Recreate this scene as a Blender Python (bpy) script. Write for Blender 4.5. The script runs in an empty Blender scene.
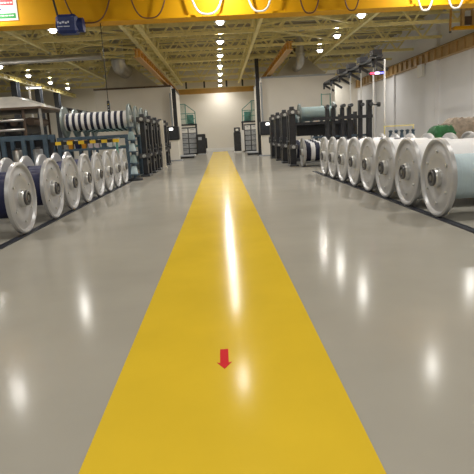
import bpy, math, random
from mathutils import Matrix, Vector
random.seed(4)
S = bpy.context.scene
COL = S.collection
PI = math.pi

# ------------------------------------------------------------------ camera
cd = bpy.data.cameras.new('camera'); cam = bpy.data.objects.new('camera', cd); COL.objects.link(cam)
cd.sensor_width = 36; cd.lens = 515/474*36; cd.clip_start = .05; cd.clip_end = 300
cam.matrix_world = Matrix((
    (0.99806674,  0.05831034, -0.02151027, 0),
    (-0.03237567, 0.19234955, -0.98079226, 0),
    (-0.05305284, 0.97959255,  0.19386552, 1.5),
    (0, 0, 0, 1)))
S.camera = cam

# ------------------------------------------------------------------ light
w = bpy.data.worlds.new('world'); S.world = w; w.use_nodes = True
w.node_tree.nodes['Background'].inputs[0].default_value = (.9, .95, 1, 1)
w.node_tree.nodes['Background'].inputs[1].default_value = .3
S.view_settings.view_transform = 'Standard'; S.view_settings.look = 'None'
S.view_settings.gamma = 1; S.view_settings.use_curve_mapping = False
S.view_settings.exposure = 0.08
LAMP_W = 118
LAMP_COL = (1, .965, .90)

# ------------------------------------------------------------------ materials
def mat(name, col, rough=.5, metal=0, noise=0, scale=8, bump=0, emit=0, spec=.5, stretch=None, coat=0, ior=1.5):
    m = bpy.data.materials.new(name); m.use_nodes = True
    nt = m.node_tree; b = nt.nodes['Principled BSDF']
    b.inputs['Base Color'].default_value = (*col, 1)
    b.inputs['Roughness'].default_value = rough
    b.inputs['Metallic'].default_value = metal
    b.inputs['Specular IOR Level'].default_value = spec
    b.inputs['Coat Weight'].default_value = coat; b.inputs['IOR'].default_value = ior
    if emit:
        b.inputs['Emission Color'].default_value = (*col, 1); b.inputs['Emission Strength'].default_value = emit
    if noise or bump:
        tc = nt.nodes.new('ShaderNodeTexCoord'); n = nt.nodes.new('ShaderNodeTexNoise')
        n.inputs['Scale'].default_value = scale; n.inputs['Detail'].default_value = 4
        if stretch:
            mp = nt.nodes.new('ShaderNodeMapping'); mp.inputs['Scale'].default_value = stretch
            nt.links.new(tc.outputs['Object'], mp.inputs[0]); nt.links.new(mp.outputs[0], n.inputs['Vector'])
        else: nt.links.new(tc.outputs['Object'], n.inputs['Vector'])
        if noise:
            r = nt.nodes.new('ShaderNodeValToRGB')
            r.color_ramp.elements[0].position = .3; r.color_ramp.elements[1].position = .7
            r.color_ramp.elements[0].color = (*[c*(1-noise) for c in col], 1)
            r.color_ramp.elements[1].color = (*[min(1, c*(1+noise)) for c in col], 1)
            nt.links.new(n.outputs['Fac'], r.inputs[0]); nt.links.new(r.outputs[0], b.inputs['Base Color'])
        if bump:
            bp = nt.nodes.new('ShaderNodeBump'); bp.inputs['Strength'].default_value = bump; bp.inputs['Distance'].default_value = .02
            nt.links.new(n.outputs['Fac'], bp.inputs['Height']); nt.links.new(bp.outputs[0], b.inputs['Normal'])
    return m
M = dict(
    floor=mat('epoxy_floor', (.37, .352, .308), .15, noise=.06, scale=.8, bump=.02, ior=1.09),
    yellow=mat('yellow_paint', (.69, .48, .035), .15, noise=.05, scale=1.2, bump=.02, ior=1.09),
    red=mat('red_vinyl', (.62, .012, .02), .6, spec=.1),
    wall=mat('wall_paint', (.80, .76, .68), .8, noise=.03, scale=.5),
    wallr=mat('cool_wall_paint', (.84, .84, .86), .8, noise=.04, scale=.4),
    panel=mat('enclosure_panel', (.74, .70, .63), .6, noise=.03, scale=.7),
    skirt=mat('white_skirting', (.85, .84, .8), .6),
    deck=mat('roof_deck', (.42, .37, .26), .7, noise=.25, scale=1.5),
    truss=mat('cream_yellow_steel', (.86, .76, .36), .5, noise=.1, scale=3),
    tan=mat('tan_steel', (.50, .33, .14), .5, noise=.12, scale=2),
    orange=mat('crane_yellow', (.66, .34, .003), .55, noise=.05, scale=1.5, spec=.2),
    orange_dark=mat('ochre_rail_steel', (.50, .27, .05), .45, noise=.1, scale=2),
    flange=mat('cast_aluminium', (.47, .47, .48), .38, metal=.35, noise=.06, scale=5, coat=.15),
    flange_teal=mat('grey_green_aluminium', (.24, .28, .28), .4, metal=.35, noise=.08, scale=5),
    hub=mat('hub_metal', (.62, .62, .61), .3, metal=.6),
    dark=mat('black_steel', (.018, .02, .026), .4, noise=.3, scale=6),
    charcoal=mat('charcoal_steel', (.05, .055, .065), .4, noise=.2, scale=6),
    bearing=mat('dark_bearing', (.13, .13, .135), .3, metal=.5),
    navy=mat('navy_yarn', (.012, .015, .065), .75, noise=.2, scale=3, stretch=(40, 1, 1), bump=.2),
    blue_stripe=mat('blue_black_yarn', (.013, .016, .045), .7, noise=.2, scale=3, stretch=(40, 1, 1)),
    white_yarn=mat('white_yarn', (.80, .80, .82), .7, noise=.03, scale=3, stretch=(60, 1, 1), bump=.15),
    pale_yarn=mat('pale_blue_yarn', (.50, .62, .68), .7, noise=.06, scale=3, stretch=(60, 1, 1), bump=.15),
    teal_yarn=mat('grey_teal_yarn', (.30, .40, .42), .7, noise=.1, scale=3, stretch=(60, 1, 1), bump=.15),
    blue_steel=mat('slate_blue_steel', (.06, .10, .145), .45, noise=.15, scale=4),
    teal=mat('green_teal_steel', (.10, .28, .24), .45, noise=.15, scale=4),
    rail=mat('dark_rail', (.03, .033, .045), .4, noise=.2, scale=6),
    hood=mat('sheet_metal_hood', (.72, .67, .58), .5, noise=.06, scale=1.5),
    silver=mat('galvanised_duct', (.55, .54, .52), .3, metal=.8, noise=.1, scale=3),
    canopy=mat('pale_sheet_metal', (.78, .76, .73), .4, metal=.3, noise=.1, scale=2),
    brown=mat('brown_steel', (.10, .065, .045), .5, noise=.2, scale=4),
    cabinet=mat('grey_cabinet', (.36, .38, .41), .4, noise=.05, scale=3),
    white=mat('white_enamel', (.75, .75, .74), .4),
    blue=mat('hoist_blue', (.01, .025, .14), .45, noise=.15, scale=6),
    script=mat('pale_lettering', (.6, .65, .8), .5),
    green=mat('green_tarp', (.01, .11, .03), .6, noise=.35, scale=4, bump=.5),
    bale=mat('burlap_wrap', (.30, .25, .20), .85, noise=.35, scale=5, bump=.6),
    bale_dark=mat('brown_bale_wrap', (.13, .07, .05), .85, noise=.3, scale=5),
    bin_orange=mat('orange_plastic', (.6, .24, .015), .4),
    bin_pink=mat('pale_pink_plastic', (.60, .48, .52), .5),
    hyellow=mat('hazard_yellow', (.80, .55, .03), .4),
    hblack=mat('hazard_black', (.015, .015, .015), .4),
    cable=mat('black_cable', (.02, .02, .02), .5),
    cable_brown=mat('brown_cable', (.12, .05, .02), .5),
    cable_white=mat('white_cable', (.75, .72, .66), .4),
    lens=mat('lamp_lens', (1, .97, .9), .3, emit=14),
    housing=mat('lamp_housing', (.45, .45, .46), .3, metal=.6),
    tube=mat('lit_tube', (1, .98, .95), .3, emit=3),
    led_red=mat('led_red', (1, .05, .12), .3, emit=3),
    led_blue=mat('led_blue', (.12, .12, 1), .3, emit=4),
    led_white=mat('led_violet_white', (.8, .7, 1), .3, emit=5),
    signw=mat('sign_white', (.75, .77, .72), .5), signr=mat('sign_red', (.62, .03, .05), .5),
    signg=mat('sign_green', (.02, .30, .06), .5), signb=mat('sign_blue', (.03, .04, .25), .5),
)

# ------------------------------------------------------------------ mesh helpers
class MB:
    def __init__(s): s.v = []; s.f = []; s.m = []; s.sm = []
    def add(s, vs, fs, mi=0, smooth=False):
        o = len(s.v); s.v += [tuple(v) for v in vs]
        for f in fs: s.f.append([i+o for i in f]); s.m.append(mi); s.sm.append(smooth)
        return s
    def box(s, x0, x1, y0, y1, z0, z1, mi=0, bev=0):
        if bev:
            b = min(bev, (x1-x0)/3, (y1-y0)/3, (z1-z0)/3)
            # chamfered box from 24 verts
            import itertools
            vs = []; idx = {}
            for sx, sy, sz in itertools.product((0, 1), repeat=3):
                X = (x0, x1)[sx]; Y = (y0, y1)[sy]; Z = (z0, z1)[sz]
                dx = b*(1-2*sx); dy = b*(1-2*sy); dz = b*(1-2*sz)
                idx[(sx, sy, sz, 0)] = len(vs); vs.append((X, Y+dy, Z+dz))
                idx[(sx, sy, sz, 1)] = len(vs); vs.append((X+dx, Y, Z+dz))
                idx[(sx, sy, sz, 2)] = len(vs); vs.append((X+dx, Y+dy, Z))
            fs = []
            cyc = [(0, 0), (1, 0), (1, 1), (0, 1)]
            def k(ax, val, a, b2, which):
                t = [0, 0, 0]; o = [i for i in range(3) if i != ax]; t[ax] = val; t[o[0]] = a; t[o[1]] = b2
                return idx[(*t, which)]
            for ax in range(3):
                for val in (0, 1): fs.append([k(ax, val, a, c, ax) for a, c in cyc])
            for ax in range(3):
                o = [i for i in range(3) if i != ax]
                for a, c in cyc:
                    def q(end, which):
                        t = [0, 0, 0]; t[ax] = end; t[o[0]] = a; t[o[1]] = c; return idx[(*t, which)]
                    fs.append([q(0, o[0]), q(1, o[0]), q(1, o[1]), q(0, o[1])])
            for t in itertools.product((0, 1), repeat=3): fs.append([idx[(*t, 0)], idx[(*t, 1)], idx[(*t, 2)]])
            return s.add(vs, fs, mi)
        vs = [(x0, y0, z0), (x1, y0, z0), (x1, y1, z0), (x0, y1, z0), (x0, y0, z1), (x1, y0, z1), (x1, y1, z1), (x0, y1, z1)]
        return s.add(vs, [(0, 3, 2, 1), (4, 5, 6, 7), (0, 1, 5, 4), (1, 2, 6, 5), (2, 3, 7, 6), (3, 0, 4, 7)], mi)
    def frustum(s, b, t, z0, z1, mi=0):
        (x0, x1, y0, y1), (a0, a1, c0, c1) = b, t
        vs = [(x0, y0, z0), (x1, y0, z0), (x1, y1, z0), (x0, y1, z0), (a0, c0, z1), (a1, c0, z1), (a1, c1, z1), (a0, c1, z1)]
        return s.add(vs, [(0, 3, 2, 1), (4, 5, 6, 7), (0, 1, 5, 4), (1, 2, 6, 5), (2, 3, 7, 6), (3, 0, 4, 7)], mi)
    def bar(s, a, b, w=.08, h=None, mi=0):
        h = h or w; a = Vector(a); b = Vector(b); d = (b-a).normalized()
        up = Vector((0, 0, 1)) if abs(d.z) < .95 else Vector((0, 1, 0))
        r = d.cross(up).normalized()*w/2; u = r.cross(d).normalized()*h/2
        vs = [p+i*r+j*u for p in (a, b) for i, j in ((-1, -1), (1, -1), (1, 1), (-1, 1))]
        return s.add(vs, [(3, 2, 1, 0), (4, 5, 6, 7), (0, 1, 5, 4), (1, 2, 6, 5), (2, 3, 7, 6), (3, 0, 4, 7)], mi)
    def cyl(s, a, b, r, n=16, mi=0, r2=None):
        r2 = r if r2 is None else r2
        a = Vector(a); b = Vector(b); d = (b-a).normalized()
        up = Vector((0, 0, 1)) if abs(d.z) < .95 else Vector((0, 1, 0))
        x = d.cross(up).normalized(); y = x.cross(d).normalized()
        vs = []
        for p, R in ((a, r), (b, r2)):
            for i in range(n): t = 2*PI*i/n; vs.append(p+x*math.cos(t)*R+y*math.sin(t)*R)
        s.add(vs, [(i, (i+1) % n, n+(i+1) % n, n+i) for i in range(n)], mi, True)
        o = len(s.v)
        s.f += [[o-2*n+i for i in reversed(range(n))], [o-n+i for i in range(n)]]; s.m += [mi, mi]; s.sm += [False, False]
        return s
    def lathe(s, prof, n=48, axis='x', mi=0, c=(0, 0, 0), closed=True, mats=None, smooth=True):
        k = len(prof); vs = []
        for a, r in prof:
            for i in range(n):
                t = 2*PI*i/n; p, q = r*math.cos(t), r*math.sin(t)
                vs.append((c[0]+a, c[1]+p, c[2]+q) if axis == 'x' else (c[0]+p, c[1]+q, c[2]+a))
        o = len(s.v); s.v += vs
        for j in range(k if closed else k-1):
            jj = (j+1) % k
            for i in range(n):
                ii = (i+1) % n
                s.f.append([o+j*n+i, o+jj*n+i, o+jj*n+ii, o+j*n+ii]); s.m.append(mats[j] if mats else mi); s.sm.append(smooth)
        return s
    def tube(s, pts, r=.02, n=6, mi=0):
        pts = [Vector(p) for p in pts]; o = len(s.v)
        for k, p in enumerate(pts):
            d = (pts[min(k+1, len(pts)-1)]-pts[max(k-1, 0)]).normalized()
            up = Vector((0, 1, 0)) if abs(d.y) < .9 else Vector((0, 0, 1))
            x = d.cross(up).normalized(); y = x.cross(d)
            for i in range(n): t = 2*PI*i/n; s.v.append(tuple(p+x*math.cos(t)*r+y*math.sin(t)*r))
        for k in range(len(pts)-1):
            for i in range(n):
                s.f.append([o+k*n+i, o+k*n+(i+1) % n, o+(k+1)*n+(i+1) % n, o+(k+1)*n+i]); s.m.append(mi); s.sm.append(True)
        return s
    def build(s, name, mats, parent=None, loc=None):
        me = bpy.data.meshes.new(name); me.from_pydata(s.v, [], s.f)
        for m in (mats if isinstance(mats, (list, tuple)) else [mats]): me.materials.append(M[m])
        me.polygons.foreach_set('material_index', s.m); me.polygons.foreach_set('use_smooth', s.sm)
        import bmesh
        bm = bmesh.new(); bm.from_mesh(me); bmesh.ops.recalc_face_normals(bm, faces=bm.faces)
        for e in bm.edges:
            if len(e.link_faces) == 2 and e.calc_face_angle(0) > .6: e.smooth = False
        bm.to_mesh(me); bm.free()
        o = bpy.data.objects.new(name, me); COL.objects.link(o)
        if parent: o.parent = parent
        if loc: o.location = loc
        return o
def tag(o, label, cat, group=None):
    o['label'] = label; o['category'] = cat
    if group: o['group'] = group
    return o
def thing(name, label, cat, loc=(0, 0, 0), rz=0, group=None):
    o = bpy.data.objects.new(name, None); COL.objects.link(o); o.location = loc; o.rotation_euler = (0, 0, rz); o.empty_display_size = .2
    return tag(o, label, cat, group)
def struct(o): o['kind'] = 'structure'; return o
def dup(o, parent=None):
    c = o.copy(); COL.objects.link(c)
    if parent: c.parent = parent
    for ch in list(o.children): dup(ch, c)
    return c
ORD = ['nearest', 'second nearest', 'third nearest', 'fourth nearest', 'fifth nearest', 'sixth nearest', 'seventh nearest', 'eighth nearest', 'ninth nearest', 'tenth nearest', 'eleventh nearest', 'twelfth nearest', 'thirteenth nearest', 'fourteenth nearest']

# ------------------------------------------------------------------ the building
XL, XR, YN, YF, ZT = -24, 14, -12, 53, 8.4
struct(MB().box(XL-.3, XR+.3, YN-.3, YF+.3, -.2, 0).build('floor', 'floor'))
struct(MB().box(XL-.3, XR+.3, YF, YF+.3, 0, ZT+.4).build('wall_far', 'wall'))
struct(MB().box(XL-.3, XR+.3, YN-.3, YN, 0, ZT+.4).build('wall_near', 'wall'))
struct(MB().box(XR, XR+.3, YN, YF, 0, ZT+.4).build('wall_right', 'wallr'))
struct(MB().box(XL-.3, XL, YN, YF, 0, ZT+.4).build('wall_left', 'wall'))
struct(MB().box(XL, XR, YF-.05, YF, 0, .32).build('baseboard_far', 'skirt'))
struct(MB().box(XR-.03, XR, YN, YF-.05, 0, .15).build('baseboard_right', 'skirt'))
# corrugated roof deck (one folded sheet with thickness)
b = MB(); prof = []; y = YN
while y < YF:
    prof += [(y, ZT), (y+.22, ZT), (y+.30, ZT+.18), (y+.52, ZT+.18)]; y += .6
vs = []
for yy, z in prof: vs += [(XL, min(yy, YF), z), (XR, min(yy, YF), z), (XL, min(yy, YF), z+.2), (XR, min(yy, YF), z+.2)]
fs = []
for k in range(len(prof)-1):
    a = 4*k; fs += [(a, a+1, a+5, a+4), (a+2, a+6, a+7, a+3)]
b.add(vs, fs); struct(b.build('ceiling', 'deck'))
# wall pier on the right wall, and the wider block at its head
struct(MB().box(13.75, 14, 33.3, 34.9, 0, 5.45).box(13.72, 14, 33.3, 37.1, 7.2, 8.4).box(13.8, 14, 33.3, 34.9, 6.25, 7.2).build('trim_1', 'wallr'))
struct(MB().box(13.55, 13.75, 35.1, 35.9, 4.65, 5.45).build('trim_2', 'skirt'))
for k, yy in enumerate((41.5, 46.8)):
    struct(MB().box(13.85, 14, yy, yy+.35, 0, 5.45).build('trim_%d' % (3+k), 'wallr'))

# painted lane and arrow
tag(MB().box(-.745, .645, YN+.5, 51.5, 0, .004).build('painted_walkway', 'yellow'), 'glossy yellow walkway band painted down the middle of the floor', 'floor marking')
b = MB()
pts = [(-.088, 3.46), (-.03, 3.46), (-.03, 3.235), (-.008, 3.245), (-.058, 3.145), (-.11, 3.245), (-.088, 3.235)]
n = len(pts)
b.add([(x, y, .004) for x, y in pts]+[(x, y, .0065) for x, y in pts], [tuple(range(n, 2*n)), tuple(reversed(range(n)))]+[(i, (i+1) % n, n+(i+1) % n, n+i) for i in range(n)])
tag(b.build('floor_arrow', 'red'), 'small red arrow sticker on the yellow walkway pointing at the viewer', 'arrow')

# crane rail on the right wall and left column line
def runway(name, x, y0, y1, z0, z1, m, label, side=0, stiff=1.0):
    t = thing(name, label, 'crane rail', (x, y0, z0))
    L = y1-y0; h = z1-z0
    MB().box(-.16, .16, 0, L, 0, .04).build('bottom_flange', m, t)
    MB().box(-.015, .015, 0, L, .04, h-.04).build('web', m, t)
    MB().box(-.16, .16, 0, L, h-.04, h).build('top_flange', m, t)
    b = MB(); y = .3
    while y < L-.2: b.box(-.13, .13, y, y+.04, .04, h-.04); y += stiff
    o = b.build('stiffener', m, t); o['kind'] = 'stuff'
    MB().box(-.04, .04, 0, L, h, h+.06).build('rail', 'charcoal', t)
    return t
runway('runway_beam', 13.84, YN+.2, 52.9, 5.45, 6.15, 'tan', 'long tan steel crane runway with stiffeners along the right wall')
runway('runway_beam', -14.0, YN+.2, 52.9, 5.95, 6.25, 'truss', 'long cream yellow crane runway over the far left column line')
runway('runway_beam', -3.75, 26.0, 50.0, 5.4, 5.8, 'orange_dark', 'ochre hanging rail left of the walkway running to the far wall')
runway('runway_beam', 3.75, 27.0, 50.0, 5.55, 5.95, 'orange_dark', 'ochre hanging rail right of the walkway running to the far wall')
t = thing('cross_beam', 'ochre beam spanning between the hanging rails before the far wall', 'beam', (0, 50.4, 5.5))
MB().box(-3.95, 4.2, -.18, .18, 0, .05).build('bottom_flange', 'orange_dark', t)
MB().box(-3.95, 4.2, -.1, .1, .05, .45).build('web', 'orange_dark', t)
MB().box(-3.95, 4.2, -.18, .18, .45, .5).build('top_flange', 'truss', t)
for x in (-2.9, -1.2, .9, 2.4):
    MB().box(x-.08, x+.08, -.1, .1, .5, 1.1).build('hanger', 'charcoal', t)
for i, y in enumerate((1, 8.6, 15.3, 17.8+.6, 23.5, 28.2, 32.9, 37.6, 42.3, 47)):
    b = MB().box(-14.2, -13.8, y-.02+.3, y+.02+.3, 0, 5.95).box(-14.2, -13.8, y-.32, y-.28, 0, 5.95).box(-14.02, -13.98, y-.3, y+.3, 0, 5.95)
    o = b.build('steel_column', 'charcoal'); tag(o, 'dark grey steel column under the left crane runway, %s' % ORD[i], 'column', 'columns under the left runway')

# roof trusses across the hall
TY = [-4.6, 1, 8.6, 15.3, 17.8+.6, 23.5, 28.2, 32.9, 37.6, 42.3, 47.0, 51.6]
def truss_parts(t, x0, x1, z0, z1, step, w=.13):
    MB().bar((x0, 0, z0), (x1, 0, z0), w).build('bottom_chord', 'truss', t)
    MB().bar((x0, 0, z1), (x1, 0, z1), w).build('top_chord', 'truss', t)
    b = MB(); n = round((x1-x0)/step); d = (x1-x0)/n
    for k in range(n):
        a = x0+k*d
        b.bar((a, 0, z1), (a+d/2, 0, z0), w*.62); b.bar((a+d/2, 0, z0), (a+d, 0, z1), w*.62)
    b.build('web_lattice', 'truss', t)
proto = None
for i, y in enumerate(TY):
    lab = 'cream yellow lattice roof truss across the hall, %s to the far wall' % ORD[len(TY)-1-i]
    if not proto:
        proto = thing('roof_truss', lab, 'truss', (0, y, 0), 0, 'trusses across the hall'); truss_parts(proto, XL+.1, XR-.1, 6.75, 8.25, 2.35, .16)
    else:
        o = dup(proto); o.location.y = y; o['label'] = lab
proto = None; JY = [(TY[i]+TY[i+1])/2 for i in range(4, len(TY)-1)]
for i, y in enumerate(JY):
    lab = 'shallow roof joist between two trusses, %s to the far wall' % ORD[len(JY)-1-i]
    if not proto:
        proto = thing('roof_joist', lab, 'joist', (0, y, 0), 0, 'shallow joists'); truss_parts(proto, XL+.1, XR-.1, 7.65, 8.27, 1.2, .1)
    else:
        o = dup(proto); o.location.y = y; o['label'] = lab
def girder(x, lab, double=False, m='truss'):
    t = thing('lattice_girder', lab, 'girder', (x, 0, 0))
    for s in ((-.35, .35) if double else (0,)):
        MB().bar((s, YN+.2, 6.6), (s, YF-.1, 6.6), .17, .14).build('bottom_chord', m, t)
    b = MB()
    y = YN+.3
    while y < YF-2:
        for s in ((-.35, .35) if double else (0,)):
            b.bar((s, y, 6.6), (s, y+1.15, 7.5), .07); b.bar((s, y+1.15, 7.5), (s, y+2.3, 6.6), .07)
        if double: b.bar((-.35, y, 6.6), (.35, y+1.15, 6.6), .07); b.bar((.35, y+1.15, 6.6), (-.35, y+2.3, 6.6), .07)
        y += 2.3
    MB().bar((0, YN+.2, 7.5), (0, YF-.1, 7.5), .12).build('top_chord', m, t)
    b.build('web_lattice', m, t)
girder(-3.8, 'double cream lattice girder running lengthwise above the left hanging rail', True)
girder(2.15, 'cream girder running lengthwise just right of the row of lamps')
girder(7.4, 'cream girder running lengthwise over the right hand machines')
girder(-9.2, 'cream girder running lengthwise over the left hand machines')
bays = [(-13.8, -9.4), (-9.0, -4.3), (2.4, 7.2)]
nm = ['far left', 'left', 'right']
for bi, (x0, x1) in enumerate(bays):
    for k in range(5, 10):
        y0, y1 = TY[k]+.15, TY[k+1]-.15
        if bi and (k == 8 or (bi == 2 and k in (7, 9))): continue
        b = MB().bar((x0, y0, 6.86), (x1, y1, 6.86), .09).bar((x0, y1, 6.95), (x1, y0, 6.95), .09)
        tag(b.build('cross_brace', 'truss'), 'crossed roof brace in the %s bay, %s of its bay' % (nm[bi], ORD[k-5]), 'brace', 'crossed braces under the roof')

# ------------------------------------------------------------------ lamps
def lamp(loc, label):
    t = thing('high_bay_lamp', label, 'ceiling lamp', loc, 0, 'high bay lamps')
    return t
lampdata = bpy.data.lights.new('lamp_light', 'AREA'); lampdata.shape = 'DISK'; lampdata.size = .18; lampdata.energy = LAMP_W; lampdata.color = LAMP_COL
fardata = lampdata.copy(); fardata.energy = LAMP_W*.7
updata = bpy.data.lights.new('roof_fill_light', 'AREA'); updata.shape = 'DISK'; updata.size = .14; updata.energy = LAMP_W*.12; updata.color = LAMP_COL  # extra upward light added above each lamp to brighten the roof
LP = []
for y in (1, 8.6, 15.3, 18.4):
    for x, nme in ((-13, 'far left'), (-6.85, 'left'), (.29, 'centre'), (6.4, 'right')): LP.append((x, y, nme))
for y in TY[5:]: LP.append((.29, y, 'centre'))
for y in (23.5, 28.2, 32.9): LP.append((6.4, y, 'right'))
LP.append((-6.85, 23.5, 'left'))
for y in (28.2, 32.9, 37.6, 42.3, 47.0): LP.append((-13.0, y, 'far left'))
LP += [(x, -4.6, n) for x, n in ((-6.85, 'left'), (.29, 'centre'), (6.4, 'right'))]
LP += [(-6.85, 47.0, 'left'), (11.2, 18.4, 'added wall fill'), (11.2, 8.6, 'added wall fill'), (11.2, 15.3, 'added wall fill'), (11.2, 42.3, 'added wall fill'), (11.2, 51.6, 'added wall fill'), (11.6, 23.5, 'added wall fill')]  # lamp row beside the right wall is added to brighten that wall
proto = None; cnt = {}
for x, y, nme in sorted(LP, key=lambda p: p[1]):
    c = cnt.get(nme, 0); cnt[nme] = c+1
    lab = 'round white high bay lamp in the %s row, %s from the near end' % (nme, ORD[c].replace(' nearest', '').replace('nearest', 'first'))
    if not proto:
        proto = lamp((x, y, 6.3), lab)
        MB().lathe([(.0, .25), (.03, .26), (.12, .2), (.2, .09), (.3, .08), (.3, .001), (.02, .001), (.02, .23)], 24, 'z').build('housing', 'housing', proto)
        MB().lathe([(-.12, .001), (-.115, .07), (-.09, .115), (-.05, .14), (.0, .155), (.02, .16), (.021, .001)], 24, 'z').build('lens', 'lens', proto)
        MB().cyl((0, 0, .3), (0, 0, .38), .015, 6).build('hanger', 'charcoal', proto)
        lo = bpy.data.objects.new('lamp_light', lampdata); COL.objects.link(lo); lo.parent = proto; lo.location = (0, 0, -.13)
        up = bpy.data.objects.new('roof_fill_light', updata); COL.objects.link(up); up.parent = proto; up.location = (0, 0, .34); up.rotation_euler = (PI, 0, 0)
    else:
        o = dup(proto); o.location = (x, y, 6.3); o['label'] = lab
        if y > 50:
            for ch in o.children:
                if ch.name.startswith('lamp_light'): ch.data = fardata

# ------------------------------------------------------------------ near overhead crane with its festoon
cr = thing('overhead_crane', 'big yellow overhead crane girder crossing the top of the picture', 'crane', (0, 16.6, 5.0))
MB().box(-13.8, 13.62, -.22, .22, .06, 1.35).build('girder_box', 'orange', cr)
MB().box(-13.5, 13.4, -.32, .32, 0, .06).build('bottom_flange', 'orange', cr)
MB().box(-13.8, 13.62, -.32, .32, 1.35, 1.4).build('top_flange', 'orange', cr)
for x in (-14, 13.84):
    o = MB().box(x-.14, x+.14, -1.5, 1.5, 1.31 if x < 0 else 1.21, 1.5, bev=.03).build('end_carriage', 'orange', cr)
loops = [(-4.35, -2.88, 4.95, 'cable_brown'), (-2.45, -1.27, 5.0, 'cable_brown'), (-.7, .4, 5.03, 'cable_white'), (.96, 1.83, 5.04, 'cable_white'), (2.5, 3.23, 4.92, 'cable_brown'), (3.82, 4.41, 4.94, 'cable_brown'), (6.0, 6.62, 4.84, 'cable_white'), (6.9, 7.55, 4.86, 'cable_white')]
for i, (a, c, zb, m) in enumerate(loops):
    ps = []
    for k in range(25):
        s = -1+2*k/24; z = zb+(5.98-zb)*(abs(s)**3); ps.append(((a+c)/2+(c-a)/2*s*(1.08-.08*s*s), 16.14, z))
    o = MB().tube(ps, .022 if m != 'cable_white' else .03, 8).build('festoon_cable', m)
    cn = {'cable_brown': 'brown', 'cable_white': 'white'}[m]
    place = ['widest loop beside the blue hoist', 'left of the bright middle', 'over the walkway', 'right of the walkway', 'over the near right girder', 'right of the brown loop beside it', 'left of the last two at right', 'last loop at the right edge'][i]
    tag(o, '%s cable loop hanging on the crane, %s' % (cn, place), 'cable', 'cable loops on the crane')
# festoon track the loops hang from
tag(MB().box(-13.3, 13.3, 16.09, 16.19, 5.98, 6.06).box(-13.3, 13.3, 16.17, 16.38, 6.06, 6.09).build('festoon_track', 'charcoal'), 'dark cable track along the near face of the crane girder', 'track')
# blue hoist hung on the girder
t = thing('electric_hoist', 'dark blue electric hoist box hanging on the yellow crane at left', 'hoist', (-4.2, 15.98, 4.62))
MB().box(-.30, .32, -.25, .18, .0, .52, bev=.08).build('motor_housing', 'blue', t)
MB().cyl((-.30, -.02, .24), (.45, -.02, .24), .2, 24).build('drum', 'blue', t)
MB().bar((-.27, -.0, .5), (-.42, .0, 1.35), .05).build('power_cable', 'cable', t)
b = MB(); 
for k, (x0, x1, z) in enumerate([(-.24, -.2, .27), (-.18, -.13, .25), (-.11, -.04, .27), (-.02, .03, .25), (.05, .09, .27), (-.24, -.1, .17), (-.07, .1, .17)]): b.box(x0, x1, -.262, -.25, z, z+(.05 if z > .2 else .02))
b.build('lettering', 'script', t)
MB().box(-.12, .12, .18, .5, .28, .38).build('trolley', 'charcoal', t)
tag(MB().cyl((-3.38, 16.5, 2.73), (-3.38, 16.5, 5.02), .012, 6).build('pendant_cable', 'cable'), 'thin black pendant cable dropping from the crane', 'cable')
t = thing('pendant_control', 'small black pendant control box at the end of the thin cable', 'control', (-3.38, 16.5, 2.4))
MB().box(-.04, .04, -.03, .03, 0, .35, bev=.015).build('casing', 'dark', t)
for z in (.08, .16, .24): MB().cyl((0, -.045, z), (0, -.03, z), .015, 8).build('button', 'hyellow' if z > .2 else 'white', t)
# sign on girder
t = thing('crane_sign', 'white sign with red and green bands on the crane at top left', 'sign', (-6.2, 16.37, 5.17))
MB().box(-.6, .46, -.012, 0, 0, .66).build('board', 'signw', t)
MB().box(-.6, .36, -.018, -.012, .42, .58).build('red_band', 'signr', t)
MB().box(-.6, .40, -.018, -.012, .06, .2).build('green_band', 'signg', t)
b = MB(); x = -.56
while x < .3:
    l = random.uniform(.03, .1); b.box(x, x+l, -.022, -.018, .47, .51); b.box(x, x+l, -.022, -.018, .12, .15); x += l+.025
b.build('band_lettering', 'signw', t)
b = MB().bar((-.56, -.017, .27), (-.1, -.017, .31), .01, .05).bar((-.3, -.017, .33), (-.05, -.017, .25), .01, .05).bar((-.1, -.017, .27), (0, -.017, .33), .01, .035)
b.build('blue_script', 'signb', t)

# second hoist frame near the right wall
t = thing('crane_bracket', 'yellow hoist frame with brown box near the right wall top', 'crane', (12.0, 27, 6.1))
MB().box(0, 1.98, -.16, .16, .0, .14).build('beam', 'orange', t)
MB().box(.38, .5, -.12, .12, .14, 1.1).build('post', 'tan', t)
MB().box(.5, 1.8, -.1, .1, .9, 1.0).box(.9, 1.0, -.1, .1, .14, .9).build('brace', 'tan', t)
MB().box(.55, 1.7, -.06, .06, .2, .6).build('casing', 'brown', t)
MB().box(-.2, -.12, -.05, .05, -.05, 1.2).box(-.12, 0, -.04, .04, .02, .1).build('hanging_bar', 'orange_dark', t)
MB().lathe([(-.16, .001), (-.13, .06), (-.08, .07), (-.05, .03), (-.05, .001)], 12, 'z', c=(-.16, 0, 0)).build('knob', 'charcoal', t)

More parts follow.
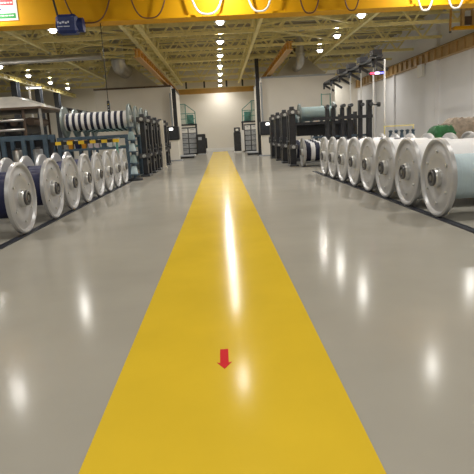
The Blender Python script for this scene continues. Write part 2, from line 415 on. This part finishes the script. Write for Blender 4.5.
# ------------------------------------------------------------------ reels
FP = [(.03, .14), (.03, .30), (.012, .33), (.012, .46), (.03, .49), (.03, .555), (-.008, .58), (-.018, .605), (0, .635), (.06, .635), (.078, .61), (.078, .14)]
def stripes(L, sp):
    out = []; x = .078
    for wd, mi in sp:
        out.append((x, mi)); x += wd*(L-.156)
    out.append((L-.078, 0)); return out
def make_reel(name, label, cat, L, yr, pattern, mats, scale=1.0, fm='flange', seg=56, detail=True, group=None, holes=False):
    t = thing(name, label, cat, (0, 0, 0), 0, group)
    n = 2 if detail else 1
    def flange(x0, sgn):
        fl = MB().lathe([(x0+sgn*a, r*scale) for a, r in FP], seg).build('flange', fm, t)
        MB().lathe([(x0+sgn*a, r*scale) for a, r in [(.078, .001), (.078, .16), (-.03, .16), (-.05, .145), (-.05, .001)]], 28, closed=False).build('hub', 'hub', fl)
        MB().lathe([(x0+sgn*a, r*scale) for a, r in [(-.05, .135), (-.085, .135), (-.095, .12), (-.095, .095), (-.06, .085), (-.06, .055), (-.09, .05), (-.09, .001)]], 24, closed=False).build('bearing', 'bearing', fl)
        if detail:
            for k in range(6):
                a = PI/6+k*PI/3; y, z = .42*scale*math.cos(a), .42*scale*math.sin(a)
                MB().cyl((x0+sgn*.012, y, z), (x0-sgn*.012, y, z), .022, 8).build('bolt', 'hub', fl)
    flange(0, 1); flange(L, -1)
    prof = stripes(L, pattern); pf = []; ms = []
    for (x, mi), (x2, _) in zip(prof[:-1], prof[1:]): pf += [(x, yr), (x2, yr)]; ms += [mi, mi]
    MB().lathe(pf, seg, closed=False, mats=ms).build('yarn', mats, t)
    return t
def place(t, loc, rz=0, label=None):
    t.location = loc; t.rotation_euler = (0, 0, rz)
    if label: t['label'] = label
    return t
plain = [(1, 0)]
# left row
LY = [8.93, 10.6, 11.92, 13.25, 14.57, 15.88, 17.2, 18.5]
prA = make_reel('yarn_reel', '', 'reel', 2.0, .33, plain, 'navy', .965, group='reels of the left floor row')
for i in range(8):
    t = prA if i == 0 else dup(prA)
    place(t, (-3.435, LY[i], .636), PI, 'silver flanged reel of navy yarn on the left rail, %s to the camera' % ORD[i])
# right row
RY = [8.26, 9.63, 10.94, 12.24, 13.54, 14.84, 16.14, 17.44]
G = 'reels of the right floor row'
prB = make_reel('yarn_reel', '', 'reel', 2.0, .36, plain, 'pale_yarn', group=G)
place(prB, (3.45, RY[0], .655), 0, 'silver flanged reel of pale blue yarn, nearest of the right row')
prC = make_reel('yarn_reel', '', 'reel', 2.0, .52, plain, 'white_yarn', group=G)
for i in (1, 2, 3, 4):
    t = prC if i == 1 else dup(prC)
    place(t, (3.45, RY[i], .655), 0, 'silver flanged reel thick with white yarn on the right rail, %s to the camera' % ORD[i])
sp = [(.1, 0), (.1, 1), (.12, 0), (.1, 1), (.12, 0), (.1, 1), (.12, 0), (.1, 1), (.14, 0)]
prD = make_reel('yarn_reel', '', 'reel', 2.0, .52, sp, ['white_yarn', 'blue_stripe'], group=G)
for i in (5, 6, 7):
    t = prD if i == 5 else dup(prD)
    place(t, (3.45, RY[i], .655), 0, 'silver flanged reel striped white and navy on the right rail, %s to the camera' % ORD[i])
# floor rails
for nme, xa, sgn, y0, y1 in (('left', -3.46, -1, 5, 19.4), ('right', 3.48, 1, 4.5, 19.5)):
    t = thing('floor_rail', 'dark steel rail strip on the floor under the %s reel row' % nme, 'rail', (xa, y0, 0))
    MB().box(-.07, .07, 0, y1-y0, 0, .012).build('base_strip', 'rail', t)
    for s in (-.05, .05): MB().box(s-.012, s+.012, 0, y1-y0, .012, .02).build('lip', 'rail', t)
    t = thing('floor_rail', 'dark steel rail strip under the far flanges of the %s reel row' % nme, 'rail', (xa+sgn*1.93, y0, 0))
    MB().box(-.07, .07, 0, y1-y0, 0, .012).build('base_strip', 'rail', t)
    for s in (-.05, .05): MB().box(s-.012, s+.012, 0, y1-y0, .012, .02).build('lip', 'rail', t)

# ------------------------------------------------------------------ left creel: blue frames carrying striped reels
CY = [21.4, 23.0, 24.6, 26.2]
bw = [(.07, 0)]
for k in range(9): bw += [(.048, 1), (.047, 0)]
bw += [(.048, 1), (.027, 0)]
def creel_frame(label):
    t = thing('creel_frame', label, 'frame', (0, 0, 0), 0, 'blue creel frames')
    for x in (-6.3, -3.66):
        for y in (-.7, .7): MB().box(x-.06, x+.06, y-.06, y+.06, 0, 1.66).build('post', 'blue_steel', t)
    for y in (-.7, .7):
        MB().box(-6.36, -3.6, y-.05, y+.05, 1.66, 1.76).build('top_beam', 'blue_steel', t)
        MB().box(-6.24, -3.72, y-.04, y+.04, 1.22, 1.3).build('middle_beam', 'blue_steel', t)
    for x in (-6.17, -3.58): MB().box(x-.05, x+.05, -.65, .65, 1.66, 1.74).build('reel_track', 'blue_steel', t)
    MB().box(-6.24, -3.72, -.62, .62, 1.25, 1.3).build('shelf', 'teal', t)
    return t
pf = creel_frame('')
prE = make_reel('yarn_reel', '', 'reel', 2.65, .35, bw, ['white_yarn', 'blue_stripe'], .97, 'flange_teal', group='striped reels on the creel', detail=False)
prF = make_reel('yarn_reel', '', 'reel', 2.3, .3, plain, 'pale_yarn', .72, 'flange', group='small reels under the creel', detail=False, seg=32)
for i, y in enumerate(CY):
    t = pf if i == 0 else dup(pf); place(t, (0, y, 0), 0, 'slate blue steel creel frame at left, %s to the camera' % ORD[i])
    t = prE if i == 0 else dup(prE); place(t, (-3.55, y, 2.356), PI, 'black and white striped reel raised on the blue creel, %s' % ORD[i])
    t = prF if i == 0 else dup(prF); place(t, (-3.78, y, .457), PI, 'small pale yarn reel on the floor inside the creel, %s' % ORD[i])
binc = [('bin_orange', 'orange'), ('navy', 'dark navy'), ('bin_orange', 'orange'), ('bin_pink', 'pale pink'), ('bin_pink', 'pale pink'), ('blue_steel', 'slate blue'), ('white', 'white'), ('white', 'white')]
bp = ['furthest left on the shelf', 'between two orange ones', 'third from the left', 'beside the orange one', 'in the middle of the shelf', 'right of the pink ones', 'second from the shelf right end', 'at the right end of the shelf']
for k, (m, cn) in enumerate(binc):
    x = -5.95+k*.26; h = (.34, .26, .3, .27, .28, .3, .26, .32)[k]
    t = thing('yarn_bin', '%s yarn bin on the front creel shelf, %s' % (cn, bp[k]), 'bin', (x, 21.1, 1.3), 0, 'bins on the creel shelf')
    MB().frustum((-.075, .075, -.1, .1), (-.1, .1, -.13, .13), 0, h).build('body', m, t)
    MB().box(-.105, .105, -.135, .135, h, h+.025).build('rim', m, t)
# long blue rack to the far left, with dark bobbins
t = thing('steel_rack', 'long slate blue steel rack behind the nearest left reels', 'rack', (0, 19.7, 0))
MB().box(-12.5, -6.4, -.06, .06, 1.72, 1.9).build('top_beam', 'blue_steel', t)
MB().box(-12.5, -6.4, .84, .96, 1.72, 1.9).build('top_beam', 'blue_steel', t)
for x in (-12.4, -11.2, -10.0, -8.9, -8.05, -7.3, -6.5):
    MB().box(x-.07, x+.07, -.06, .06, 0, 1.72).build('post', 'blue_steel', t)
    MB().box(x-.07, x+.07, .84, .96, 0, 1.72).build('post', 'blue_steel', t)
MB().box(-12.5, -6.4, -.04, .94, .5, .56).build('shelf', 'charcoal', t)
MB().box(-12.5, -6.4, .94, 1.0, .56, 1.72).build('back_panel', 'dark', t)
k = 0
for x in (-11.8, -10.6, -9.45, -8.5, -7.67, -6.9):
    t = thing('yarn_cone', 'metal grey drum on the blue rack shelf, %s from its left end' % ORD[k].replace(' nearest', '').replace('nearest', 'first'), 'drum', (x, 19.95, .56), 0, 'drums on the blue rack'); k += 1
    MB().lathe([(0, .001), (0, .17), (.04, .18), (.78, .18), (.82, .16), (.82, .001)], 20, 'z').build('body', 'silver' if k % 2 else 'cabinet', t)
    MB().lathe([(.82, .06), (.82, .1), (.9, .1), (.9, .06)], 16, 'z').build('neck', 'bearing', t)
# hazard striped barrier
t = thing('hazard_barrier', 'yellow and black striped barrier bar behind the left reel row', 'barrier', (-4.9, 19.27, 0))
b = MB(); n = 12; x0 = -1.3; d = 2.5/n
for k in range(n): b.box(x0+k*d, x0+(k+1)*d, -.05, .05, 1.48, 1.6, mi=(k+1) % 2)
b.build('bar', ['hyellow', 'hblack'], t)
MB().bar((-1.2, 0, .0), (-1.22, 0, 1.5), .07).build('leg', 'dark', t); MB().bar((1.12, 0, .0), (1.12, 0, 1.5), .07).build('leg', 'teal', t)

# package stand with round base at the end of the left row
t = thing('package_stand', 'blue stand of pale and teal yarn packages on a round dark base', 'stand', (-3.35, 19.95, 0))
MB().lathe([(0, .001), (0, .3), (.06, .3), (.1, .22), (.1, .001)], 24, 'z').build('base', 'dark', t)
MB().cyl((0, 0, .1), (0, 0, 2.0), .05, 12).build('column', 'blue_steel', t)
for k in range(4):
    z = .25+k*.43
    MB().lathe([(z, .05), (z, .13), (z+.04, .14), (z+.28, .09), (z+.3, .05)], 18, 'z').build('yarn_package', ('pale_yarn', 'teal_yarn')[k % 2], t)
    MB().lathe([(z-.04, .05), (z-.04, .2), (z, .2), (z, .05)], 18, 'z').build('tray', 'blue_steel', t)
MB().lathe([(1.98, .001), (1.98, .16), (2.02, .16), (2.02, .001)], 18, 'z').build('cap', 'blue_steel', t)
# ------------------------------------------------------------------ black machine frames either side
def end_frame(name, label, group, h=2.6, side=1, m='dark', hw_=.16):
    # upright with bearing blocks, hand wheel and foot; side=+1: machine lies towards +x
    t = thing(name, label, 'machine', (0, 0, 0), 0, group)
    s = side
    MB().box(-hw_, hw_, -.16, .16, .08, h, bev=.02).build('post', m, t)
    MB().box(-.2, .2, -.4, .4, 0, .08, bev=.02).build('foot', 'charcoal', t)
    MB().box(-.11, .11, .75, .97, 0, h-.25).build('rear_post', m, t)
    MB().box(-.08, .08, .16, .75, 1.95, 2.1).build('tie_beam', m, t)
    MB().box(-.08, .08, .16, .75, .5, .62).build('tie_beam', m, t)
    for z in (.85, 2.35):
        MB().box(-.22, .22, -.24, -.16, z-.1, z+.1, bev=.02).build('bearing_block', 'bearing', t)
        MB().cyl((0, -.36, z), (0, -.24, z), .07, 14).build('shaft_end', 'hub', t)
    hw = MB().lathe([(-.02, .2), (.02, .2), (.02, .17), (-.02, .17)], 20, 'x', c=(-s*.24, 0, 1.1)).build('hand_wheel', 'charcoal', t)
    MB().bar((-s*.24, -.17, 1.1), (-s*.24, .17, 1.1), .02).bar((-s*.24, 0, .93), (-s*.24, 0, 1.27), .02).build('spoke', 'charcoal', hw)
    MB().cyl((-s*.25, 0, 1.1), (-s*.15, 0, 1.1), .03, 10).build('wheel_shaft', 'hub', hw)
    MB().box(-.1, .1, -.1, .1, h, h+.12, bev=.02).build('top_cap', 'charcoal', t)
    return t
pL = end_frame('beam_machine', '', 'black upright machine frames at left', 2.45, -1, hw_=.1)
for i, y in enumerate((22.1, 24.2, 26.3, 28.6, 31.0)):
    t = pL if i == 0 else dup(pL)
    place(t, (-3.2, y, 0), 0, 'black upright machine frame left of the walkway, %s to the camera' % ORD[i])
tag(MB().box(-3.08, -2.92, 27.4, 27.6, .06, 2.45).box(-3.2, -2.85, 27.35, 27.65, 0, .06).build('steel_post', 'hood'), 'cream painted slim post between the black frames at left', 'post')

def right_stand(label):
    t = end_frame('beam_stand', label, 'black machine stands at right', 2.48, 1, hw_=.14)
    MB().box(2.45, 2.7, -.14, .14, 0, 1.9).build('post', 'dark', t)
    MB().box(2.45, 2.7, .75, .95, 0, 1.83).build('rear_post', 'dark', t)
    MB().box(.16, 2.45, -.12, .12, 1.78, 1.9).build('cross_beam', 'dark', t)
    MB().box(.16, 2.45, .12, .9, 1.83, 1.88).build('deck', 'charcoal', t)
    MB().box(.3, 2.3, .6, .85, 1.3, 1.78).build('motor_panel', 'dark', t)
    MB().box(.16, 2.45, .78, .92, .15, .3).build('base_beam', 'charcoal', t)
    return t
pR = right_stand('')
prT = make_reel('yarn_reel', '', 'reel', 1.6, .26, plain, 'teal_yarn', .67, 'flange_teal', group='grey teal reels on the stands', detail=False, seg=32)
prS = make_reel('yarn_reel', '', 'reel', 2.0, .40, [(.03, 0), (.11, 1), (.1, 0), (.11, 1), (.1, 0), (.11, 1), (.1, 0), (.11, 1), (.1, 0), (.1, 1), (.03, 0)], ['white_yarn', 'blue_stripe'], .96, 'flange', group='striped reels under the stands', detail=False, seg=40)
for i, y in enumerate((23.3, 26.1, 29.0, 31.8)):
    t = pR if i == 0 else dup(pR); place(t, (3.22, y, 0), 0, 'black machine stand right of the walkway, %s to the camera' % ORD[i])
    t = prT if i == 0 else dup(prT); place(t, (3.6, y+.45, 2.31), 0, 'grey teal yarn reel on top of a black stand, %s to the camera' % ORD[i])
    t = prS if i == 0 else dup(prS); place(t, (3.52, y-.72 if i == 0 else y-.75, .615), 0, 'navy and white striped reel low before a black stand, %s to the camera' % ORD[i])
    tag(MB().box(3.5, 5.6, y-1.0, y-.45, 0, .008).build('floor_plate', 'charcoal'), 'dark floor plate under a striped reel, %s to the camera' % ORD[i], 'plate', 'plates under the striped reels')

# wide black gantry behind the right row
t = thing('black_gantry', 'wide black post and beam frame behind the right reel row', 'frame', (0, 21.0, 0))
for x in (4.32, 4.55, 4.92, 5.2, 5.65, 5.98): MB().box(x-.07, x+.07+(.05 if x > 5.9 else 0), -.1, .1, 0, 2.35 if x < 5.6 else 2.6).build('post', 'dark', t)
MB().box(3.7, 6.1, -.2, -.1, 1.9, 2.02).build('cross_beam', 'dark', t)
MB().box(3.75, 6.05, .1, .18, 1.2, 1.28).build('lower_beam', 'blue_steel', t)
for x in (4.3, 4.6, 4.95, 5.25, 5.7, 6.05):
    MB().cyl((x, -.25, 2.42), (x, .16, 2.42), .07, 12).build('roller_end', 'charcoal', t)
MB().cyl((6.05, 0, 2.4), (6.35, 0, 2.4), .025, 8).build('spindle', 'dark', t)
MB().cyl((6.35, 0, 2.4), (6.45, 0, 2.4), .09, 16).build('knob', 'dark', t)
for i, y in enumerate((25.0, 28.2)):
    b = MB().box(6.4, 6.55, y-.1, y+.1, 0, 2.3).box(6.1, 6.4, y-.05, y+.05, 2.1, 2.2)
    tag(b.build('black_post', 'dark'), 'black side post behind the wide gantry, %s to the camera' % ORD[i], 'post', 'side posts behind the gantry')
# cable tray with brackets on poles, right
t = thing('cable_tray', 'dark overhead cable tray with hanging arms over the right machines', 'cable tray', (6.7, 21.8, 4.3))
MB().box(-.12, .12, 0, 11.0, 0, .1).build('tray', 'charcoal', t)
for k in range(6):
    y = .3+k*2.05
    MB().bar((-.25, y, -.06), (.3, y, -.06), .1).bar((-.2, y, -.1), (.42, y, -.48), .11).bar((-.2, y, 0), (-.2, y, -.35), .1).build('arm', 'dark', t)
    if k < 4: MB().box(-.28, .1, y-.25, y+.25, .1, .32).build('junction_box', 'dark', t)
for i, (y, zt) in enumerate(((20.9, 4.1), (22.9, 4.3), (24.9, 4.3), (26.9, 4.3), (31.5, 4.3))):
    tag(MB().cyl((6.75 if i else 6.6, y, 0), (6.75 if i else 6.6, y, zt), .033, 10).build('support_pole', 'white'), 'slim white pole rising to the right cable tray, %s to the camera' % ORD[i], 'pole', 'white poles at right')
t = thing('led_display', 'small glowing red and blue display hanging at the cable tray', 'display', (6.55, 21.75, 3.62))
MB().box(-.32, .32, 0, .1, 0, .12).build('casing', 'dark', t)
MB().box(-.28, -.08, -.012, 0, .03, .09).build('red_segment', 'led_red', t); MB().box(-.08, .1, -.012, 0, .02, .1).build('white_segment', 'led_white', t); MB().box(.1, .28, -.012, 0, .03, .09).build('blue_segment', 'led_blue', t)
MB().box(-.02, .02, .03, .07, .12, .7).build('hanger', 'dark', t)
# green ladder frame
t = thing('ladder_frame', 'open dark green ladder frame standing under the right cable tray', 'frame', (6.7, 33, 0))
for x in (-.25, .3): MB().box(x-.03, x+.03, -.03, .03, 0, 3.75).build('post', 'teal', t)
for z in (.6, 1.2, 1.8, 2.4, 3.0, 3.7): MB().box(-.22, .27, -.02, .02, z-.02, z+.02).build('rung', 'teal', t)
# bobbin rack, green tarp bin, bales behind right row
t = thing('bobbin_rack', 'low rack of small blue grey bobbins beyond the right row', 'rack', (6.9, 20.3, 0))
MB().box(-.45, .75, -.25, .25, .95, 1.0).build('shelf', 'cabinet', t)
for x in (-.42, .72): MB().box(x-.03, x+.03, -.24, .24, 0, .95).build('side', 'cabinet', t)
MB().box(-.45, .75, .2, .25, 1.5, 1.55).build('top_rail', 'truss', t)
for x in (-.42, .72): MB().box(x-.02, x+.02, .2, .24, 1.0, 1.5).build('upright', 'truss', t)
for k in range(5):
    tag(MB().lathe([(0, .001), (0, .07), (.06, .08), (.28, .05), (.34, .09), (.38, .02), (.38, .001)], 14, 'z').build('bobbin', 'blue_steel', None, (6.62+k*.22, 20.2, 1.0)), 'blue grey bobbin on the low rack, %s from the left' % ['first', 'second', 'third', 'fourth', 'fifth'][k], 'bobbin', 'bobbins on the low rack')
def lump(name, x0, x1, y0, y1, z1, m, amp, seed, ledge=0):
    rnd = random.Random(seed); nx, ny = 14, 8; top = []; b = MB()
    def P(i, j):
        u, v = i/nx, j/ny; e = min(u, 1-u, v, 1-v)*2; z = z1-(.22*(1-min(1, e*4)))**1.0+rnd.uniform(-amp, amp)
        return (x0+(x1-x0)*u, y0+(y1-y0)*v, z)
    g = [[P(i, j) for j in range(ny+1)] for i in range(nx+1)]
    vs = [p for r in g for p in r]; fs = [(i*(ny+1)+j, (i+1)*(ny+1)+j, (i+1)*(ny+1)+j+1, i*(ny+1)+j+1) for i in range(nx) for j in range(ny)]
    ring = [(i, 0) for i in range(nx)]+[(nx, j) for j in range(ny)]+[(i, ny) for i in range(nx, 0, -1)]+[(0, j) for j in range(ny, 0, -1)]
    o = len(vs)
    for i, j in ring: p = g[i][j]; vs.append((p[0]+rnd.uniform(-1, 1)*amp, p[1]+rnd.uniform(-1, 1)*amp, ledge))
    n = len(ring)
    fs += [(ring[k][0]*(ny+1)+ring[k][1], ring[(k+1) % n][0]*(ny+1)+ring[(k+1) % n][1], o+(k+1) % n, o+k) for k in range(n)]
    fs.append(tuple(range(o, o+n)))
    b.add(vs, fs, 0, True); return b
t = thing('covered_bin', 'bin under a dark green tarpaulin behind the right reel row', 'bin', (0, 0, 0))
MB().box(8.15, 8.95, 19.75, 20.45, 0, 1.0).build('crate', 'truss', t)
lump('t', 8.15, 8.98, 19.7, 20.5, 1.42, 'green', .04, 3, .9).build('tarpaulin', 'green', t)
tag(lump('b', 9.15, 10.9, 20.6, 21.8, 1.68, 'bale', .06, 5).build('wrapped_bale', 'bale'), 'large grey brown wrapped bale at the right edge beyond the reels', 'bale')
tag(lump('b', 10.3, 11.3, 18.9, 20.0, 1.72, 'bale_dark', .05, 8).build('wrapped_bale', 'bale_dark'), 'dark brown bale at the right edge before the grey one', 'bale')
prW = make_reel('yarn_reel', '', 'reel', 1.9, .5, plain, 'white_yarn', 1.0, 'flange', group=None, detail=False, seg=40)
place(prW, (6.65, 13.9, .635), 0, 'white yarn reel standing apart beyond the right row')

# ------------------------------------------------------------------ canopy machine, far left
t = thing('dryer_canopy', 'pale sheet metal canopy on posts over a machine at far left', 'canopy', (0, 0, 0))
MB().frustum((-13.4, -8.4, 25.4, 29.4), (-12.6, -9.9, 26.3, 28.5), 3.34, 3.92).build('roof', 'canopy', t)
MB().box(-13.4, -8.4, 25.4, 29.4, 3.24, 3.34).build('rim', 'brown', t)
for x in (-13.2, -10.6, -9.3, -8.5):
    for y in (25.55, 29.2): MB().box(x-.05, x+.05, y-.05, y+.05, 0, 3.24).build('post', 'silver' if x in (-8.5,) else 'brown', t)
for z in (1.6, 2.3, 2.75):
    MB().cyl((-13.2, 25.55, z), (-9.3, 25.55, z), .07, 10).build('roller', 'silver', t)
t = thing('drying_machine', 'dark drying machine with round cylinders under the canopy', 'machine', (0, 0, 0))
MB().box(-12.9, -8.7, 26.2, 28.6, 0, 1.3).build('body', 'charcoal', t)
for x in (-12.2, -11.2, -10.2, -9.4):
    MB().box(x-.35, x-.2, 26.2, 28.6, 1.3, 2.9).build('frame', 'dark', t)
    MB().lathe([(0, .001), (0, .38), (.5, .38), (.5, .001)], 24, 'x', c=(x-.15, 27.2, 1.75)).build('cylinder', 'silver', t)
    MB().cyl((x+.1, 26.3, 2.7), (x+.1, 28.5, 2.7), .2, 16).build('roller', 'brown', t)
t = thing('cable_tray', 'dark overhead cable tray with hanging arms at the far left', 'cable tray', (-9.0, 30.2, 3.5))
MB().box(-.12, .12, 0, 7.4, 0, .12).build('tray', 'charcoal', t)
for k in range(6):
    y = .3+k*1.3
    MB().bar((.1, y, .02), (.45, y, -.15), .08).bar((.08, y, 0), (.08, y, -.35), .07).build('arm', 'dark', t)
for y in (.4, 4.0, 7.2): MB().box(-.05, .05, y-.05, y+.05, -3.5, 0).build('pole', 'cabinet', t)
t = thing('batten_light', 'white batten light on a post above the left canopy', 'light', (-10.3, 30.4, 0))
MB().box(-.45, .45, -.08, .08, 4.72, 4.8).build('fitting', 'white', t); MB().cyl((-.4, 0, 4.69), (.4, 0, 4.69), .03, 10).build('tube', 'tube', t)
MB().box(-.3, -.2, -.04, .04, 0, 4.72).build('post', 'canopy', t)
# grey cross duct
tag(MB().cyl((-13.7, 30.2, 6.15), (-6.3, 30.2, 6.2), .18, 18).box(-13.5, -13.4, 30.15, 30.25, 6.2, 8.3).box(-9.15, -9.05, 30.15, 30.25, 6.25, 6.52).build('air_duct', 'silver'), 'long grey horizontal air duct crossing under the left roof', 'duct')

# ------------------------------------------------------------------ enclosures with hoods
def enclosure(nme, x0, x1, z1, hb, ht, zt, ductx, r, ex, ez, er):
    t = thing('machine_enclosure', 'large plain pale machine enclosure at the %s of the walkway' % nme, 'enclosure', (0, 0, 0))
    MB().box(x0, x1, 38, 46, 0, z1-.12).build('walls', 'panel', t)
    MB().box(x0-.03, x1+.03, 37.97, 46.03, z1-.12, z1).build('roof_edge', 'brown' if nme == 'left' else 'cabinet', t)
    t = thing('exhaust_hood', 'tapered sheet metal exhaust hood on top of the %s enclosure' % nme, 'hood', (0, 0, 0))
    MB().frustum((hb[0], hb[1], 38.3, 41.9), (ht[0], ht[1], 39.7, 40.5), z1, zt).build('hood', 'hood', t)
    d = MB().cyl((ductx, 40.1, zt), (ductx, 40.1, 8.42), r, 24); d.build('duct', 'silver', t)
    MB().cyl((ex, 36.4, ez), (ex, 36.4, 8.42), er, 24).build('riser_duct', 'silver', t)
    MB().tube([(ex, 36.4, ez+.05), (ex, 36.45, ez-.15), (ex, 36.7, ez-.38), (ex, 37.1, ez-.5), (ex, 39.9, ez-.5)], er*1.12, 20).build('elbow', 'silver', t)
    MB().lathe([(0, er), (0, er+.07), (.1, er+.07), (.1, er)], 24, 'z', c=(ex, 36.4, ez+.1)).build('duct_collar', 'hub', t)
    MB().lathe([(0, r), (0, r+.06), (.08, r+.06), (.08, r)], 24, 'z', c=(ductx, 40.1, zt+.3)).build('duct_collar', 'hub', t)
enclosure('left', -8.7, -3.3, 5.22, (-8.05, -4.1), (-7.6, -6.6), 7.2, -7.1, .36, -6.55, 6.9, .42)
enclosure('right', 3.15, 8.4, 5.45, (4.3, 7.9), (5.6, 6.5), 6.95, 6.2, .22, 5.75, 6.5, .24)
tag(MB().box(5.9, 6.5, 42.6, 43.2, 5.45, 8.42, bev=.03).build('square_duct', 'brown'), 'dark square duct standing left of the silver pipe at right', 'duct')
# dark columns carrying the platform cages
for nme, x in (('left', -3.05), ('right', 2.82)):
    s = -1 if x < 0 else 1
    t = thing('steel_column', 'tall black column beside the %s platform cage' % nme, 'column', (x, 37.3, 0))
    MB().box(-.13, .13, -.13, .13, 0.03, 6.6 if s > 0 else 4.9).build('shaft', 'dark', t)
    MB().box(s*.25-.06, s*.25+.06, -.08, .08, .03, 5.0 if s > 0 else 4.6).build('side_pipe', 'cabinet', t)
    MB().box(-.25, .45, -.25, .25, 0, .03).build('base_plate', 'dark', t) if s > 0 else MB().box(-.45, .25, -.25, .25, 0, .03).build('base_plate', 'dark', t)
# control end: cages, cabinets, platforms (mirror images)
def cage(s, nme):
    t = thing('platform_cage', 'raised platform with green railing cage on the %s far machine' % nme, 'platform', (s*2.9, 47.2, 0))
    MB().box(-.9, .9, -.7, .7, 2.55, 2.68).build('deck', 'dark', t)
    for x in (-.82, .82):
        for y in (-.62, .62): MB().box(x-.05, x+.05, y-.05, y+.05, 0, 2.55).build('leg', 'dark', t)
    for x, zz in ((-.82, 4.4 if s < 0 else 3.7), (0, 4.4), (.82, 3.7 if s < 0 else 4.4)):
        MB().box(x-.04, x+.04, -.64, -.56, 2.68, zz).build('railing_post', 'teal', t)
    for q in range(9):
        xx = s*(.09+q*.08); MB().box(xx-.012, xx+.012, -.612, -.588, 2.68, 4.37).build('baluster', 'teal', t)
    for z in (3.1, 3.55): MB().box(-.78, .78, -.62, -.58, z, z+.06).build('rail', 'teal', t)
    a, c = ((-.82, 0) if s < 0 else (0, .82))
    MB().box(a, c, -.62, -.58, 4.36, 4.42).build('rail', 'teal', t)
    MB().bar((0, -.6, 4.36), (-s*.82, -.6, 3.7), .06).build('sloping_rail', 'teal', t)
    MB().box(-.35*s-.3, -.35*s+.3, -.3, .3, 2.68, 3.5, bev=.05).build('drive_unit', 'teal', t)
    MB().bar((-s*.7, -.55, 2.7), (-s*.1, -.55, 3.5), .1).build('stair_string', 'teal', t)
cage(-1, 'left'); cage(1, 'right')
def shelves(x0, x1, nme):
    t = thing('drawer_cabinet', 'tall grey cabinet with silver panels at the %s far machine' % nme, 'cabinet', (x0, 46.12, 0))
    W = x1-x0
    MB().box(0, W, 0, .42, 0, 2.4).build('body', 'charcoal', t)
    for c in range(2):
        for k in range(5):
            dr = MB().box(.06+c*W/2, W/2-.04+c*W/2, -.03, 0, .15+k*.44, .52+k*.44).build('panel', 'cabinet' if k < 4 else 'white', t)
            MB().box(.2+c*W/2, W/2-.2+c*W/2, -.05, -.03, .4+k*.44, .43+k*.44).build('handle', 'charcoal', dr)
shelves(-3.5, -2.05, 'left'); shelves(2.15, 3.3, 'right')
t = thing('control_cabinet', 'black box cabinet closing the left far machine by the walkway', 'cabinet', (-1.65, 46, 0))
MB().box(-.38, .38, -.5, .5, .1, 1.75, bev=.05).build('body', 'dark', t); MB().box(-.36, .36, -.45, .45, 0, .1).build('plinth', 'cabinet', t)
MB().box(.38, .5, -.3, .3, .5, 1.4, bev=.03).build('side_unit', 'dark', t); MB().box(-.25, .05, -.53, -.5, 1.25, 1.5).build('screen', 'cabinet', t)
t = thing('control_cabinet', 'black control cabinet with small monitor at the right walkway edge', 'cabinet', (1.5, 46, 0))
MB().box(-.3, .3, -.4, .4, .12, 1.75, bev=.03).build('body', 'dark', t); MB().box(-.3, .3, -.38, .38, 0, .12).build('plinth', 'white', t)
mo = MB().box(-.26, .26, -.42, -.1, 1.75, 2.15, bev=.03).build('monitor', 'dark', t); MB().box(-.12, .12, -.44, -.42, 1.86, 2.04).build('screen', 'led_white', mo)
for b_ in (bpy.data.objects['screen.001'] if 'screen.001' in bpy.data.objects else None,):
    if b_: b_.data.materials[0] = M['white']
MB().box(.3, .6, -.3, .3, .1, 1.9, bev=.02).build('side_door', 'white', t)
for nme, s in (('left', -1), ('right', 1)):
    t = thing('sizing_machine', 'dark horizontal machine head over a white base, %s side' % nme, 'machine', (s*3.25, 35.9, 0))
    MB().box(-.5, .5, -.5, .5, 1.4, 2.3, bev=.05).build('head', 'dark', t)
    MB().box(-.42, .42, -.4, .4, .06, 1.4, bev=.02).build('base', 'panel', t)
    MB().box(-.6, .6, -.55, .55, 0, .06).build('plinth', 'cabinet', t)
    MB().box(-.12, .12, -.56, -.5, 2.05, 2.2).build('indicator', 'tube', t)
    t = thing('step_platform', 'low grey step platform on the floor by the %s far machine' % nme, 'step', (s*2.5, 39.5, 0))
    MB().box(-.6, .6, -.9, .9, .12, .22, bev=.03).build('tread', 'cabinet', t)
    MB().box(-.5, .5, -.8, .8, 0, .12).build('riser', 'dark', t)
